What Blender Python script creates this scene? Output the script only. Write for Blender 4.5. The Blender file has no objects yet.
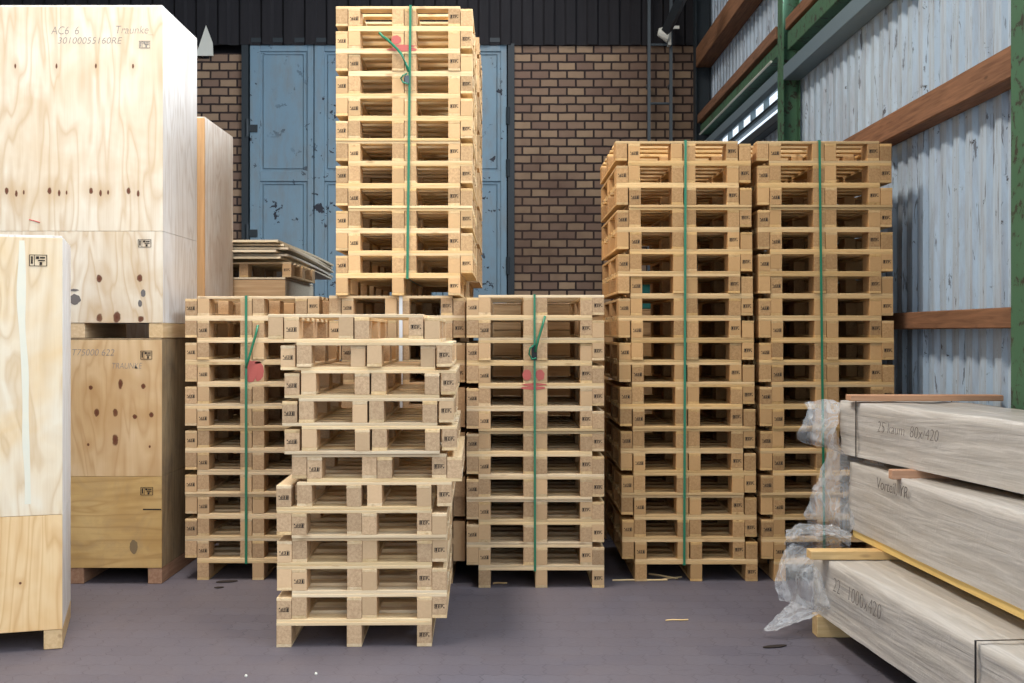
import bpy, bmesh, math, random
from mathutils import Vector, Matrix, noise

random.seed(7)
scene = bpy.context.scene
COL = scene.collection
F, UX, VY, H = 1147.0, 505.0, 333.0, 1.62          # focal length in pixels, horizon point, eye height

def at(px, py, d):
    return Vector(((px-UX)*d/F, d, H+(VY-py)*d/F))

# ------------------------------------------------------------------ helpers
def link(o, parent=None):
    COL.objects.link(o)
    if parent is not None: o.parent = parent
    return o

def tag(o, label=None, cat=None, group=None, kind=None):
    if label: o['label'] = label
    if cat: o['category'] = cat
    if group: o['group'] = group
    if kind: o['kind'] = kind
    return o

def mesh_obj(name, bm, mat, parent=None, smooth=False):
    me = bpy.data.meshes.new(name)
    bmesh.ops.recalc_face_normals(bm, faces=bm.faces[:])
    bm.to_mesh(me); bm.free()
    if mat: me.materials.append(mat)
    if smooth:
        for p in me.polygons: p.use_smooth = True
    return link(bpy.data.objects.new(name, me), parent)

def empty(name, loc=(0,0,0), rot=(0,0,0), parent=None):
    o = bpy.data.objects.new(name, None); o.empty_display_size = .1
    o.location = loc; o.rotation_euler = rot
    return link(o, parent)

def box(bm, x0, x1, y0, y1, z0, z1, bev=0.0):
    vs = [bm.verts.new((x, y, z)) for x in (x0, x1) for y in (y0, y1) for z in (z0, z1)]
    fs = [(0,1,3,2),(4,6,7,5),(0,4,5,1),(2,3,7,6),(0,2,6,4),(1,5,7,3)]
    faces = [bm.faces.new([vs[i] for i in f]) for f in fs]
    if bev:
        es = list({e for f in faces for e in f.edges})
        bmesh.ops.bevel(bm, geom=es, offset=bev, segments=1, affect='EDGES', profile=.5)
    return bm

def boxes(lst, bev=0.0):
    bm = bmesh.new()
    for b in lst: box(bm, *b, bev=bev)
    return bm

def tube(bm, pts, r, seg=6, closed=False):
    pts = [Vector(p) for p in pts]; rings = []
    n = len(pts)
    for i, p in enumerate(pts):
        a = pts[(i-1) % n] if (i or closed) else p
        b = pts[(i+1) % n] if (i < n-1 or closed) else p
        t = (b-a).normalized()
        up = Vector((0,0,1)) if abs(t.z) < .9 else Vector((0,1,0))
        u = t.cross(up).normalized(); w = t.cross(u).normalized()
        rings.append([bm.verts.new(p+(u*math.cos(k*math.tau/seg)+w*math.sin(k*math.tau/seg))*r) for k in range(seg)])
    m = n if closed else n-1
    for i in range(m):
        A, B = rings[i], rings[(i+1) % n]
        for k in range(seg): bm.faces.new([A[k], A[(k+1) % seg], B[(k+1) % seg], B[k]])
    if not closed:
        bm.faces.new(rings[0]); bm.faces.new(rings[-1][::-1])
    return bm

def ribbon_loop(bm, pts, w, t, axis):
    """closed flat band through pts (in a plane), width w along axis, thickness t outward"""
    pts = [Vector(p) for p in pts]; n = len(pts); ax = Vector(axis).normalized()
    c = sum(pts, Vector())/n; rings = []
    for p in pts:
        o = (p-c); o -= ax*o.dot(ax); o.normalize()
        rings.append([bm.verts.new(p-ax*w/2), bm.verts.new(p+ax*w/2), bm.verts.new(p+ax*w/2+o*t), bm.verts.new(p-ax*w/2+o*t)])
    for i in range(n):
        A, B = rings[i], rings[(i+1) % n]
        for k in range(4): bm.faces.new([A[k], A[(k+1) % 4], B[(k+1) % 4], B[k]])
    return bm

def strip_solid(bm, prof, axis_pts, th):
    """prof: list of points A, axis_pts: matching points B; th: offset vector(s) giving the thickness"""
    th = Vector(th)
    r = [[bm.verts.new(Vector(p)+o) for p in P] for P, o in ((prof, Vector()), (axis_pts, Vector()), (axis_pts, th), (prof, th))]
    for a in range(4):
        A, B = r[a], r[(a+1) % 4]
        for i in range(len(prof)-1): bm.faces.new([A[i], A[i+1], B[i+1], B[i]])
    bm.faces.new([x[0] for x in r]); bm.faces.new([x[-1] for x in r][::-1])
    return bm
def plate(bm, pts, th):
    """polygon pts extruded by vector th"""
    a = [bm.verts.new(p) for p in pts]; b = [bm.verts.new(Vector(p)+Vector(th)) for p in pts]; n = len(pts)
    bm.faces.new(a[::-1]); bm.faces.new(b)
    for i in range(n): bm.faces.new([a[i], a[(i+1) % n], b[(i+1) % n], b[i]])
    return bm

# ------------------------------------------------------------------ node helper
class N:
    def __init__(s, name):
        s.m = bpy.data.materials.new(name); s.m.use_nodes = True
        s.t = s.m.node_tree; s.t.nodes.clear()
        s.out = s.t.nodes.new('ShaderNodeOutputMaterial')
    def n(s, typ, **kw):
        nd = s.t.nodes.new(typ)
        for k, v in kw.items():
            if k.startswith('i_'):
                key = k[2:].replace('_', ' ')
                s.set(nd.inputs[key], v)
            else: setattr(nd, k, v)
        return nd
    def set(s, sock, v):
        if isinstance(v, bpy.types.NodeSocket): s.t.links.new(v, sock)
        elif isinstance(v, bpy.types.Node): s.t.links.new(v.outputs[0], sock)
        else: sock.default_value = v
    def math(s, op, a, b=0.0, c=None, clamp=False):
        nd = s.n('ShaderNodeMath', operation=op); nd.use_clamp = clamp
        s.set(nd.inputs[0], a); s.set(nd.inputs[1], b)
        if c is not None: s.set(nd.inputs[2], c)
        return nd.outputs[0]
    def mix(s, f, a, b, mode='MIX'):
        nd = s.n('ShaderNodeMix', data_type='RGBA', blend_type=mode)
        s.set(nd.inputs[0], f); s.set(nd.inputs[6], a); s.set(nd.inputs[7], b)
        return nd.outputs[2]
    def ramp(s, fac, stops, interp='LINEAR'):
        nd = s.n('ShaderNodeValToRGB'); cr = nd.color_ramp; cr.interpolation = interp
        while len(cr.elements) < len(stops): cr.elements.new(.5)
        for e, (p, c) in zip(cr.elements, stops):
            e.position = p; e.color = c if len(c) == 4 else (*c, 1)
        s.set(nd.inputs[0], fac); return nd.outputs[0]
    def obj(s, scale=(1,1,1), loc=(0,0,0), random_off=False):
        tc = s.n('ShaderNodeTexCoord'); mp = s.n('ShaderNodeMapping')
        src = tc.outputs['Object']
        if random_off:
            oi = s.n('ShaderNodeObjectInfo')
            v = s.n('ShaderNodeVectorMath', operation='ADD')
            cx = s.n('ShaderNodeCombineXYZ')
            r = s.math('MULTIPLY', oi.outputs['Random'], 37.0)
            s.set(cx.inputs[0], r); s.set(cx.inputs[1], r); s.set(cx.inputs[2], r)
            s.set(v.inputs[0], src); s.set(v.inputs[1], cx.outputs[0]); src = v.outputs[0]
        s.set(mp.inputs[0], src); mp.inputs['Scale'].default_value = scale; mp.inputs['Location'].default_value = loc
        return mp.outputs[0]
    def noise(s, vec, scale=5, detail=4, rough=.55, dist=0.0):
        nd = s.n('ShaderNodeTexNoise'); s.set(nd.inputs['Vector'], vec)
        nd.inputs['Scale'].default_value = scale; nd.inputs['Detail'].default_value = detail
        nd.inputs['Roughness'].default_value = rough; nd.inputs['Distortion'].default_value = dist
        return nd.outputs[0]
    def done(s, base, rough=.6, bump=None, bstr=.3, bdist=.01, metal=0.0, spec=.3, **kw):
        p = s.n('ShaderNodeBsdfPrincipled')
        s.set(p.inputs['Base Color'], base if not isinstance(base, tuple) else (*base[:3], 1))
        s.set(p.inputs['Roughness'], rough); s.set(p.inputs['Metallic'], metal)
        p.inputs['Specular IOR Level'].default_value = spec
        if bump is not None:
            b = s.n('ShaderNodeBump'); b.inputs['Strength'].default_value = bstr; b.inputs['Distance'].default_value = bdist
            s.set(b.inputs['Height'], bump); s.set(p.inputs['Normal'], b.outputs[0])
        for k, v in kw.items(): s.set(p.inputs[k], v)
        s.t.links.new(p.outputs[0], s.out.inputs[0]); s.p = p
        return s.m

def srgb(r, g, b):
    f = lambda c: (c/255/12.92) if c/255 <= .04045 else ((c/255+.055)/1.055)**2.4
    return (f(r), f(g), f(b), 1)

def timber(name, c1, c2, grain='X', dark=(.35,.22,.12), knots=True, var=.35):
    m = N(name)
    sc = {'X': (1.2, 22, 22), 'Y': (22, 1.2, 22), 'Z': (22, 22, 1.2)}[grain]
    v = m.obj(sc, random_off=True)
    n1 = m.noise(v, 2.2, 5, .6, .6)
    oi = m.n('ShaderNodeObjectInfo')
    base = m.mix(m.ramp(n1, [(.3, (0,0,0)), (.7, (1,1,1))]), c1, c2)
    if knots:
        vk = m.obj({'X': (3.2, 9, 9), 'Y': (9, 3.2, 9), 'Z': (9, 9, 3.2)}[grain], random_off=True)
        vo = m.n('ShaderNodeTexVoronoi'); m.set(vo.inputs['Vector'], vk); vo.inputs['Scale'].default_value = 1.3
        k = m.ramp(vo.outputs['Distance'], [(.0, (1,1,1)), (.07, (.8,.8,.8)), (.16, (0,0,0))])
        base = m.mix(m.math('MULTIPLY', k, .7), base, (*dark, 1))
    # per-board brightness and a warm or cool bias, the wood's own
    rb = m.math('MULTIPLY_ADD', oi.outputs['Random'], var, 1-var*.55)
    cc = m.n('ShaderNodeCombineXYZ')
    r2 = m.math('FRACT', m.math('MULTIPLY', oi.outputs['Random'], 17.3))
    m.set(cc.inputs[0], rb); m.set(cc.inputs[1], m.math('MULTIPLY', rb, m.math('MULTIPLY_ADD', r2, .08, .95)))
    m.set(cc.inputs[2], m.math('MULTIPLY', rb, m.math('MULTIPLY_ADD', r2, .28, .82)))
    base = m.mix(1.0, base, cc.outputs[0], 'MULTIPLY')
    base = m.mix(1.0, base, oi.outputs['Color'], 'MULTIPLY')
    return m.done(base, .72, n1, .25, .004, spec=.2)

def chipboard(name):
    m = N(name); oi = m.n('ShaderNodeObjectInfo')
    v = m.obj((1,1,1), random_off=True)
    a = m.noise(v, 70, 3, .7); b = m.noise(v, 220, 2, .6)
    base = m.mix(m.ramp(a, [(.35, (0,0,0)), (.65, (1,1,1))]), srgb(186,156,124), srgb(208,180,146))
    base = m.mix(m.math('MULTIPLY', m.ramp(b, [(.55, (0,0,0)), (.7, (1,1,1))]), .35), base, srgb(140,104,74))
    # half of the blocks are sawn timber, yellower
    sel = m.math('GREATER_THAN', m.math('FRACT', m.math('MULTIPLY', oi.outputs['Random'], 7.7)), .55)
    rings = m.noise(m.obj((8, 1, 14), random_off=True), 4, 4, .6, 1.5)
    saw = m.mix(rings, srgb(204,172,136), srgb(220,190,152))
    base = m.mix(sel, base, saw)
    rb = m.math('MULTIPLY_ADD', oi.outputs['Random'], .3, .82)
    cc = m.n('ShaderNodeCombineXYZ')
    for i in range(3): m.set(cc.inputs[i], rb)
    base = m.mix(1.0, base, cc.outputs[0], 'MULTIPLY')
    base = m.mix(1.0, base, oi.outputs['Color'], 'MULTIPLY')
    return m.done(base, .8, a, .3, .003, spec=.15)

def plywood(name, light, mid, streak, knots=(), swirl=1.0, dirt=None, seed=0.0, grain='Z'):
    """knots: (u, z, ru, rz) in object space x/z"""
    m = N(name)
    sc = {'Z': (5.5, 5.5, .9), 'X': (.9, .9, 5.5)}[grain]
    v = m.obj(sc, (seed, seed*.7, seed*1.3))
    w = m.noise(v, .9, 2, .5, .5*swirl)
    bands = m.math('FRACT', m.math('MULTIPLY', w, 8.0))
    line = m.ramp(bands, [(0, (1,1,1)), (.15, (.5,.5,.5)), (.5, (0,0,0)), (.8, (.15,.15,.15)), (1, (1,1,1))])
    fine = m.noise(m.obj({'Z': (60, 60, 1.5), 'X': (1.5, 1.5, 60)}[grain]), 2, 3, .6)
    patch = m.noise(m.obj((1,1,1), (seed*3, 0, seed)), 2.5, 3, .6, .4)
    base = m.mix(m.ramp(patch, [(.35, (0,0,0)), (.65, (1,1,1))]), light, mid)
    base = m.mix(m.math('MULTIPLY', line, .55), base, streak)
    base = m.mix(m.math('MULTIPLY', m.ramp(fine, [(.5, (0,0,0)), (.8, (1,1,1))]), .25), base, streak)
    tc = m.n('ShaderNodeTexCoord'); sep = m.n('ShaderNodeSeparateXYZ'); m.set(sep.inputs[0], tc.outputs['Object'])
    wob = m.noise(m.obj((1,1,1)), 30, 2)
    for (u, z, ru, rz) in knots:
        dx = m.math('DIVIDE', m.math('SUBTRACT', sep.outputs[0], u), ru)
        dz = m.math('DIVIDE', m.math('SUBTRACT', sep.outputs[2], z), rz)
        r = m.math('SQRT', m.math('ADD', m.math('MULTIPLY', dx, dx), m.math('MULTIPLY', dz, dz)))
        r = m.math('ADD', r, m.math('MULTIPLY_ADD', wob, .8, -.4))
        base = m.mix(m.ramp(m.math('DIVIDE', r, 5.0), [(0, (.5,.5,.5)), (.5, (.28,.28,.28)), (1, (0,0,0))]), base, streak)
        base = m.mix(m.ramp(r, [(.0, (1,1,1)), (.75, (.9,.9,.9)), (1.0, (0,0,0))]), base, srgb(96,52,34))
    if dirt:
        dd = m.noise(m.obj((1,1,1), (4, seed, 2)), 4, 5, .7, 1.0)
        base = m.mix(m.math('MULTIPLY', m.ramp(dd, [(.45, (0,0,0)), (.75, (1,1,1))]), .55), base, dirt)
    return m.done(base, .62, fine, .15, .002, spec=.25)

def flat(name, c, rough=.6, **kw):
    m = N(name)
    nz = m.noise(m.obj((1,1,1)), 9, 4)
    base = m.mix(m.math('MULTIPLY', nz, .4), c, tuple(x*.75 for x in c[:3])+(1,))
    return m.done(base, rough, **kw)

# ------------------------------------------------------------------ materials
M = {}
M['deck']   = timber('pallet deck pine', srgb(236,218,186), srgb(216,190,152), 'X')
M['runner'] = timber('pallet runner pine', srgb(230,208,172), srgb(208,180,140), 'Y')
M['block']  = chipboard('pallet block')
M['ink']    = flat('black stamp ink', srgb(46,38,34), .8)
M['pencil'] = flat('pencil writing', srgb(140,134,130), .8)
M['marker'] = flat('marker writing', srgb(112,106,102), .7)
M['paint']  = flat('red spray paint', srgb(188,98,90), .6)
M['strap']  = flat('green plastic strap', srgb(22,118,84), .3, spec=.6)
M['wstrap'] = flat('white plastic strap', srgb(225,228,232), .3)
M['bstrap'] = flat('black plastic strap', srgb(26,28,30), .35)
M['batten'] = timber('batten wood', srgb(224,194,146), srgb(204,170,118), 'X', var=.1)
M['orange'] = timber('orange stud wood', srgb(232,192,146), srgb(214,166,118), 'Z', var=.1)
M['redplank'] = timber('reddish plank', srgb(204,160,128), srgb(180,134,102), 'X', var=.1)
M['yplank'] = timber('yellow plank', srgb(238,208,140), srgb(224,190,118), 'Y', var=.08)
M['plank']  = timber('grey beige plank', srgb(216,198,170), srgb(190,168,138), 'Y', var=.2)
M['beamwood'] = timber('old brown beam', srgb(146,106,80), srgb(104,74,56), 'Y', (.05,.03,.02), var=.15)
M['skid']   = timber('skid wood', srgb(218,192,156), srgb(196,166,128), 'Y', var=.1)
M['rskid']  = timber('reddish skid wood', srgb(168,132,106), srgb(140,104,80), 'Y', var=.1)
M['boxwood'] = timber('brown box boards', srgb(200,168,130), srgb(176,142,104), 'X', var=.25)
M['sheetply'] = timber('weathered sheet edge', srgb(228,218,202), srgb(206,194,176), 'X', var=.15, knots=False)
M['steel']  = flat('blue grey steel', srgb(104,122,132), .5)
M['dsteel'] = flat('dark steel', srgb(46,54,60), .5)
M['lsteel'] = flat('ladder steel', srgb(84,92,98), .5)
M['white']  = flat('white painted metal', srgb(225,225,215), .5)
M['teal']   = flat('teal plastic crate', srgb(40,110,112), .5)
M['carton'] = flat('pale mauve carton', srgb(176,160,158), .8)
M['plaster'] = flat('roof lining', srgb(70,68,66), .9)

def green_paint():
    m = N('flaking green paint'); v = m.obj((1,1,1))
    a = m.noise(v, 14, 6, .7, .5)
    b = m.mix(m.ramp(a, [(.54, (0,0,0)), (.60, (1,1,1))]), srgb(74,112,84), srgb(56,44,38))
    b = m.mix(m.math('MULTIPLY', m.noise(v, 3), .5), b, srgb(48,72,56))
    return m.done(b, .6, a, .2, .004)
M['green'] = green_paint()
M['soft_ink'] = flat('faded black smudge', srgb(112,106,104), .8)
M['smudge'] = flat('grey smudge', srgb(132,112,84), .8)

def corrugated():
    m = N('painted corrugated sheet'); v = m.obj((1,1,1))
    a = m.noise(m.obj((2, 14, 1.0)), 1.6, 6, .7, .3)
    b = m.noise(v, 9, 6, .75, .4)
    base = m.mix(m.noise(m.obj((1,3,.5)), 1.5, 3), srgb(188,204,218), srgb(162,182,200))
    base = m.mix(m.math('MULTIPLY', m.ramp(a, [(.45, (0,0,0)), (.7, (1,1,1))]), .5), base, srgb(136,122,118))
    base = m.mix(m.ramp(b, [(.64, (0,0,0)), (.68, (1,1,1))]), base, srgb(70,66,68))
    # thin dark scratches running down the sheets
    s = m.noise(m.obj((1, 26, 1.6)), 2.2, 5, .65, .8)
    base = m.mix(m.math('MULTIPLY', m.ramp(s, [(.60, (0,0,0)), (.64, (1,1,1))]), .75), base, srgb(70,64,64))
    return m.done(base, .5, a, .15, .01, spec=.4)
M['corr'] = corrugated()

def brick():
    m = N('brown brick'); tc = m.n('ShaderNodeTexCoord'); sep = m.n('ShaderNodeSeparateXYZ')
    m.set(sep.inputs[0], tc.outputs['Object']); cx = m.n('ShaderNodeCombineXYZ')
    m.set(cx.inputs[0], sep.outputs[0]); m.set(cx.inputs[1], sep.outputs[2])
    bt = m.n('ShaderNodeTexBrick'); wv = m.n('ShaderNodeTexNoise'); m.set(wv.inputs['Vector'], cx.outputs[0]); wv.inputs['Scale'].default_value = 9
    wa = m.n('ShaderNodeVectorMath', operation='MULTIPLY_ADD'); m.set(wa.inputs[0], wv.outputs[1]); wa.inputs[1].default_value = (.012,.012,0); m.set(wa.inputs[2], cx.outputs[0])
    m.set(bt.inputs['Vector'], wa.outputs[0])
    bt.offset = .5; bt.squash = 1.0
    for k, v in (('Scale', 1.0), ('Mortar Size', .014), ('Mortar Smooth', .1), ('Bias', .1), ('Brick Width', .247), ('Row Height', .117)):
        bt.inputs[k].default_value = v
    bt.inputs['Color1'].default_value = srgb(176,150,122); bt.inputs['Color2'].default_value = srgb(134,110,96)
    bt.inputs['Mortar'].default_value = srgb(40,36,38)
    nz = m.noise(m.obj((1,1,1)), 7, 5, .7); soot = m.noise(m.obj((1,1,1)), .6, 4, .6, .5)
    c = m.mix(m.math('MULTIPLY', nz, .4), bt.outputs['Color'], srgb(96,76,66))
    c = m.mix(m.math('MULTIPLY', m.ramp(soot, [(.45, (0,0,0)), (.7, (1,1,1))]), .5), c, srgb(70,52,44))
    h = m.math('SUBTRACT', 1.0, bt.outputs['Fac'])
    return m.done(c, .85, m.math('ADD', h, m.math('MULTIPLY', nz, .3)), .6, .012, spec=.15)
M['brick'] = brick()

def floor_mat():
    m = N('dark interlocking pavers'); tc = m.n('ShaderNodeTexCoord'); sep = m.n('ShaderNodeSeparateXYZ')
    m.set(sep.inputs[0], tc.outputs['Object']); cx = m.n('ShaderNodeCombineXYZ')
    # zig-zag joint: shift y by a triangle wave of x
    tri = m.math('PINGPONG', sep.outputs[0], .05)
    yy = m.math('ADD', sep.outputs[1], m.math('MULTIPLY', tri, .5))
    tri2 = m.math('PINGPONG', sep.outputs[1], .04)
    xx = m.math('ADD', sep.outputs[0], m.math('MULTIPLY', tri2, .5))
    m.set(cx.inputs[0], xx); m.set(cx.inputs[1], yy)
    bt = m.n('ShaderNodeTexBrick'); m.set(bt.inputs['Vector'], cx.outputs[0])
    for k, v in (('Scale', 1.0), ('Mortar Size', .004), ('Mortar Smooth', .6), ('Bias', 0.0), ('Brick Width', .2), ('Row Height', .165)):
        bt.inputs[k].default_value = v
    bt.inputs['Color1'].default_value = srgb(99,96,106); bt.inputs['Color2'].default_value = srgb(93,89,99)
    bt.inputs['Mortar'].default_value = srgb(76,72,80)
    v = m.obj((1,1,1))
    big = m.noise(v, 1.1, 5, .65, .6); fine = m.noise(v, 40, 4, .7); spots = m.noise(m.obj((3, 7, 1)), 2.6, 6, .72, .8)
    c = m.mix(m.ramp(big, [(.35, (0,0,0)), (.7, (.8,.8,.8))]), bt.outputs['Color'], srgb(108,99,102))
    c = m.mix(m.math('MULTIPLY', fine, .35), c, srgb(62,58,66))
    c = m.mix(m.math('MULTIPLY', m.ramp(spots, [(.6, (0,0,0)), (.72, (1,1,1))]), .45), c, srgb(56,50,56))
    c = m.mix(m.math('MULTIPLY', m.ramp(spots, [(.24, (1,1,1)), (.34, (0,0,0))]), .4), c, srgb(160,152,156))
    h = m.math('ADD', m.math('SUBTRACT', 1.0, bt.outputs['Fac']), m.math('MULTIPLY', fine, .5))
    return m.done(c, m.math('MULTIPLY_ADD', big, .3, .45), h, .35, .006, spec=.35)
M['floor'] = floor_mat()

def gate_mat():
    m = N('chipped blue gate paint'); v = m.obj((1,1,1))
    a = m.noise(v, 7, 5, .62, .3); lo = m.n('ShaderNodeTexCoord'); sep = m.n('ShaderNodeSeparateXYZ'); m.set(sep.inputs[0], lo.outputs['Object'])
    zf = m.ramp(m.math('DIVIDE', sep.outputs[2], 6.0), [(.3, (.0,.0,.0)), (.62, (-.07+.07,.0,.0)), (.85, (0,0,0))])
    big = m.noise(v, .9, 3)
    base = m.mix(m.noise(m.obj((1,1,.4)), 1.2, 4), srgb(132,156,170), srgb(106,136,158))
    base = m.mix(m.math('MULTIPLY', m.ramp(m.noise(m.obj((4,1,1.2)), 2, 5, .7), [(.45, (0,0,0)), (.8, (1,1,1))]), .6), base, srgb(124,118,108))
    mask = m.math('MULTIPLY', m.ramp(a, [(.62, (0,0,0)), (.64, (1,1,1))]), m.ramp(big, [(.4, (0,0,0)), (.55, (1,1,1))]))
    base = m.mix(mask, base, srgb(40,44,56))
    return m.done(base, .5, a, .1, .004)
M['gate'] = gate_mat()

def clad_mat():
    m = N('dark sooted cladding')
    base = m.mix(m.noise(m.obj((6,1,.6)), 2, 5, .6), srgb(24,24,28), srgb(46,44,48))
    return m.done(base, .8)
M['clad'] = clad_mat()

def film(name, body, opac, wr=(3, 9, 9), rough=.22, bs=.9, di=1.2):
    m = N(name); v = m.obj(wr)
    w1 = m.noise(v, 1.6, 4, .55, di); w2 = m.noise(m.obj((1,1,1)), 14, 3, .6, 1.0)
    h = m.math('ADD', w1, m.math('MULTIPLY', w2, .18))
    b = m.n('ShaderNodeBump'); b.inputs['Strength'].default_value = bs; b.inputs['Distance'].default_value = .03; m.set(b.inputs['Height'], h)
    p = m.n('ShaderNodeBsdfPrincipled'); m.set(p.inputs['Base Color'], body); p.inputs['Roughness'].default_value = rough
    p.inputs['Specular IOR Level'].default_value = .5; m.set(p.inputs['Normal'], b.outputs[0])
    tr = m.n('ShaderNodeBsdfTransparent'); mx = m.n('ShaderNodeMixShader')
    crease = m.ramp(w1, [(.42, (0,0,0)), (.5, (1,1,1)), (.58, (0,0,0))])
    m.set(mx.inputs[0], m.math('MULTIPLY_ADD', crease, .18, opac, clamp=True))
    m.t.links.new(tr.outputs[0], mx.inputs[1]); m.t.links.new(p.outputs[0], mx.inputs[2]); m.t.links.new(mx.outputs[0], m.out.inputs[0])
    return m.m
M['wrap'] = film('milky timber wrap', srgb(204,199,192), .74, (6, .55, 9), .33, .6, .35)
M['film'] = film('loose clear film', srgb(214,218,222), .30, (5,5,3), .16)

def glass():
    m = N('window pane'); tr = m.n('ShaderNodeBsdfTransparent'); gl = m.n('ShaderNodeBsdfGlossy'); gl.inputs['Roughness'].default_value = .05
    mx = m.n('ShaderNodeMixShader'); mx.inputs[0].default_value = .08
    m.t.links.new(tr.outputs[0], mx.inputs[1]); m.t.links.new(gl.outputs[0], mx.inputs[2]); m.t.links.new(mx.outputs[0], m.out.inputs[0])
    return m.m
M['glass'] = glass()

# ------------------------------------------------------------------ setting
WB, XW, XL = 15.9, 2.80, -9.5        # back wall depth, right wall, left wall
def struct(name, bm, mat, parent=None, smooth=False):
    o = mesh_obj(name, bm, mat, parent, smooth); o['kind'] = 'structure'; return o

struct('floor', boxes([(XL-.2, XW+.3, -4, WB+.4, -.12, 0)]), M['floor'])
struct('ceiling', boxes([(XL-.2, XW+.3, -.5, WB+.4, 7.6, 7.75)]), M['plaster'])
struct('wall_left', boxes([(XL-.2, XL, -.5, WB, 0, 7.6)]), M['clad'])
gx0, gx1, gz = -3.62, .13, 5.62
struct('wall_back', boxes([(XL, gx0, WB, WB+.3, 0, 5.42), (gx1, XW, WB, WB+.3, 0, 5.615), (XL, -4.26, WB+.001, WB+.3, 5.42, 5.615), (-4.1, gx0, WB+.001, WB+.3, 5.42, 5.5)]), M['brick'])
# cladding above the brick, folded sheets
bm = bmesh.new(); x = XL; prof = []
while x < XW:
    prof += [(x, 0), (x+.12, 0), (x+.15, -.035), (x+.27, -.035)]; x += .30
strip_solid(bm, [(px, WB-.04+py, 5.60) for px, py in prof], [(px, WB-.04+py, 7.6) for px, py in prof], (0, .012, 0))
struct('wall_back_leak_screen', boxes([(XL, XW, WB+.31, WB+.4, 5.0, 7.6)]), M['clad'])  # dark slab added behind the cladding to stop sky leaking at the pier
struct('wall_back_cladding', bm, M['clad'])
# dark frame posts at the gate sides and a lintel
struct('trim_1', boxes([(gx0-.02, gx0+.07, WB-.06, WB+.2, 0, 5.62)]), M['dsteel'])
struct('trim_2', boxes([(gx1-.09, gx1, WB-.06, WB+.2, 0, 5.62)]), M['dsteel'])
struct('trim_3', boxes([(gx0+.08, gx1-.1, WB-.05, WB+.1, 5.64, 5.70)]), M['dsteel'])
struct('gate_leak_screen', boxes([(gx0, gx1, WB+.12, WB+.3, 0, 5.62)]), M['clad'])  # unseen dark block added to close the bright gaps around the gate leaves
# gate of four leaves
lw = (gx1-.1-(gx0+.08))/4
for i in range(4):
    x0 = gx0+.08+i*lw+.006; x1 = x0+lw-.012; z0, z1 = .05, 5.62; fr = .14
    b = boxes([(x0, x0+fr, WB-.02, WB+.04, z0, z1), (x1-fr*.6, x1, WB-.02, WB+.04, z0, z1),
               (x0+fr, x1-fr*.6, WB-.02, WB+.04, z1-.10, z1), (x0+fr, x1-fr*.6, WB-.02, WB+.04, z0, z0+.2),
               (x0+fr, x1-fr*.6, WB-.02, WB+.04, 3.72, 3.86), (x0+fr, x1-fr*.6, WB-.02, WB+.04, 1.9, 2.04)], bev=.006)
    d = struct('door_%d' % (i+1), b, M['gate'])
    panel = mesh_obj('door_panel', boxes([(x0+.01, x1-.01, WB+.01, WB+.03, z0+.02, z1-.02)]), M['gate'], d)
    bd = bmesh.new()
    for a, c in ((3.90, 5.48), (2.08, 3.68), (.3, 1.86)):
        tube(bd, [(x0+fr+.05, WB+.002, a), (x1-fr*.6-.05, WB+.002, a), (x1-fr*.6-.05, WB+.002, c), (x0+fr+.05, WB+.002, c)], .012, 4, True)
    mesh_obj('panel_moulding', bd, M['gate'], d)
    if i in (0, 3):
        hx = x0-.03 if i == 0 else x1+.02
        for hz in (4.45, 3.0, 1.5, .6) if i == 0 else (4.62, 3.9, 2.55, 1.1):
            hb = tube(bmesh.new(), [(hx, WB-.05, hz-.12), (hx, WB-.05, hz+.12)], .03, 8)
            box(hb, hx-.015, hx+.015 if i else hx+.14, WB-.05, WB-.03, hz-.05, hz+.05)
            mesh_obj('hinge', hb, M['dsteel'], d)
    else:
        mesh_obj('bolt', tube(bmesh.new(), [(x0+.04, WB-.04, 1.2), (x0+.04, WB-.04, 2.0)], .014, 6), M['dsteel'], d)

# right wall: corrugated sheet with its windows
def corr_panel(name, y0, y1, z0, z1, X=XW, pitch=.20):
    bm = bmesh.new(); y = y0; pr = []
    while y < y1-1e-6:
        for dy, dx in ((0, 0), (.085, 0), (.10, -.03), (.185, -.03)):
            if y+dy <= y1: pr.append((y+dy, dx))
        y += pitch
    pr.append((y1, 0))
    strip_solid(bm, [(X+dx, yy, z0) for yy, dx in pr], [(X+dx, yy, z1) for yy, dx in pr], (.006, 0, 0))
    return struct(name, bm, M['corr'])
corr_panel('wall_right', -.5, 11.0, 0, 4.62)
corr_panel('wall_right_low', 11.0, WB-.25, 0, 3.86)
corr_panel('wall_right_mid', 11.0, WB-.25, 4.16, 7.6)
corr_panel('wall_right_top', -.5, 11.0, 6.9, 7.6)
struct('wall_right_end', boxes([(XW-.10, XW+.12, WB-.24, WB, 0, 7.6)]), M['clad'])
# high windows of the near bays
def window(n, y0, y1, z0, z1, nm, fr=.05):
    b = [(XW-.02, XW+.04, y0, y1, z0, z0+fr), (XW-.02, XW+.04, y0, y1, z1-fr, z1)]
    for k in range(nm+1):
        yy = y0+(y1-y0-fr)*k/nm
        b.append((XW-.02, XW+.04, yy, yy+fr, z0+fr, z1-fr))
    w = struct('window_%d' % n, boxes(b), M['steel'])
    mesh_obj('pane', boxes([(XW+.005, XW+.012, y0+.01, y1-.01, z0+.01, z1-.01)]), M['glass'], w)
window(1, -.5, 5.8, 4.62, 6.9, 5); window(2, 5.8, 11.0, 4.62, 6.9, 4)
window(3, 11.0, WB-.26, 3.98, 4.16, 7, .014); window(4, 11.0, WB-.26, 3.86, 3.96, 1, .008)

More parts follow.
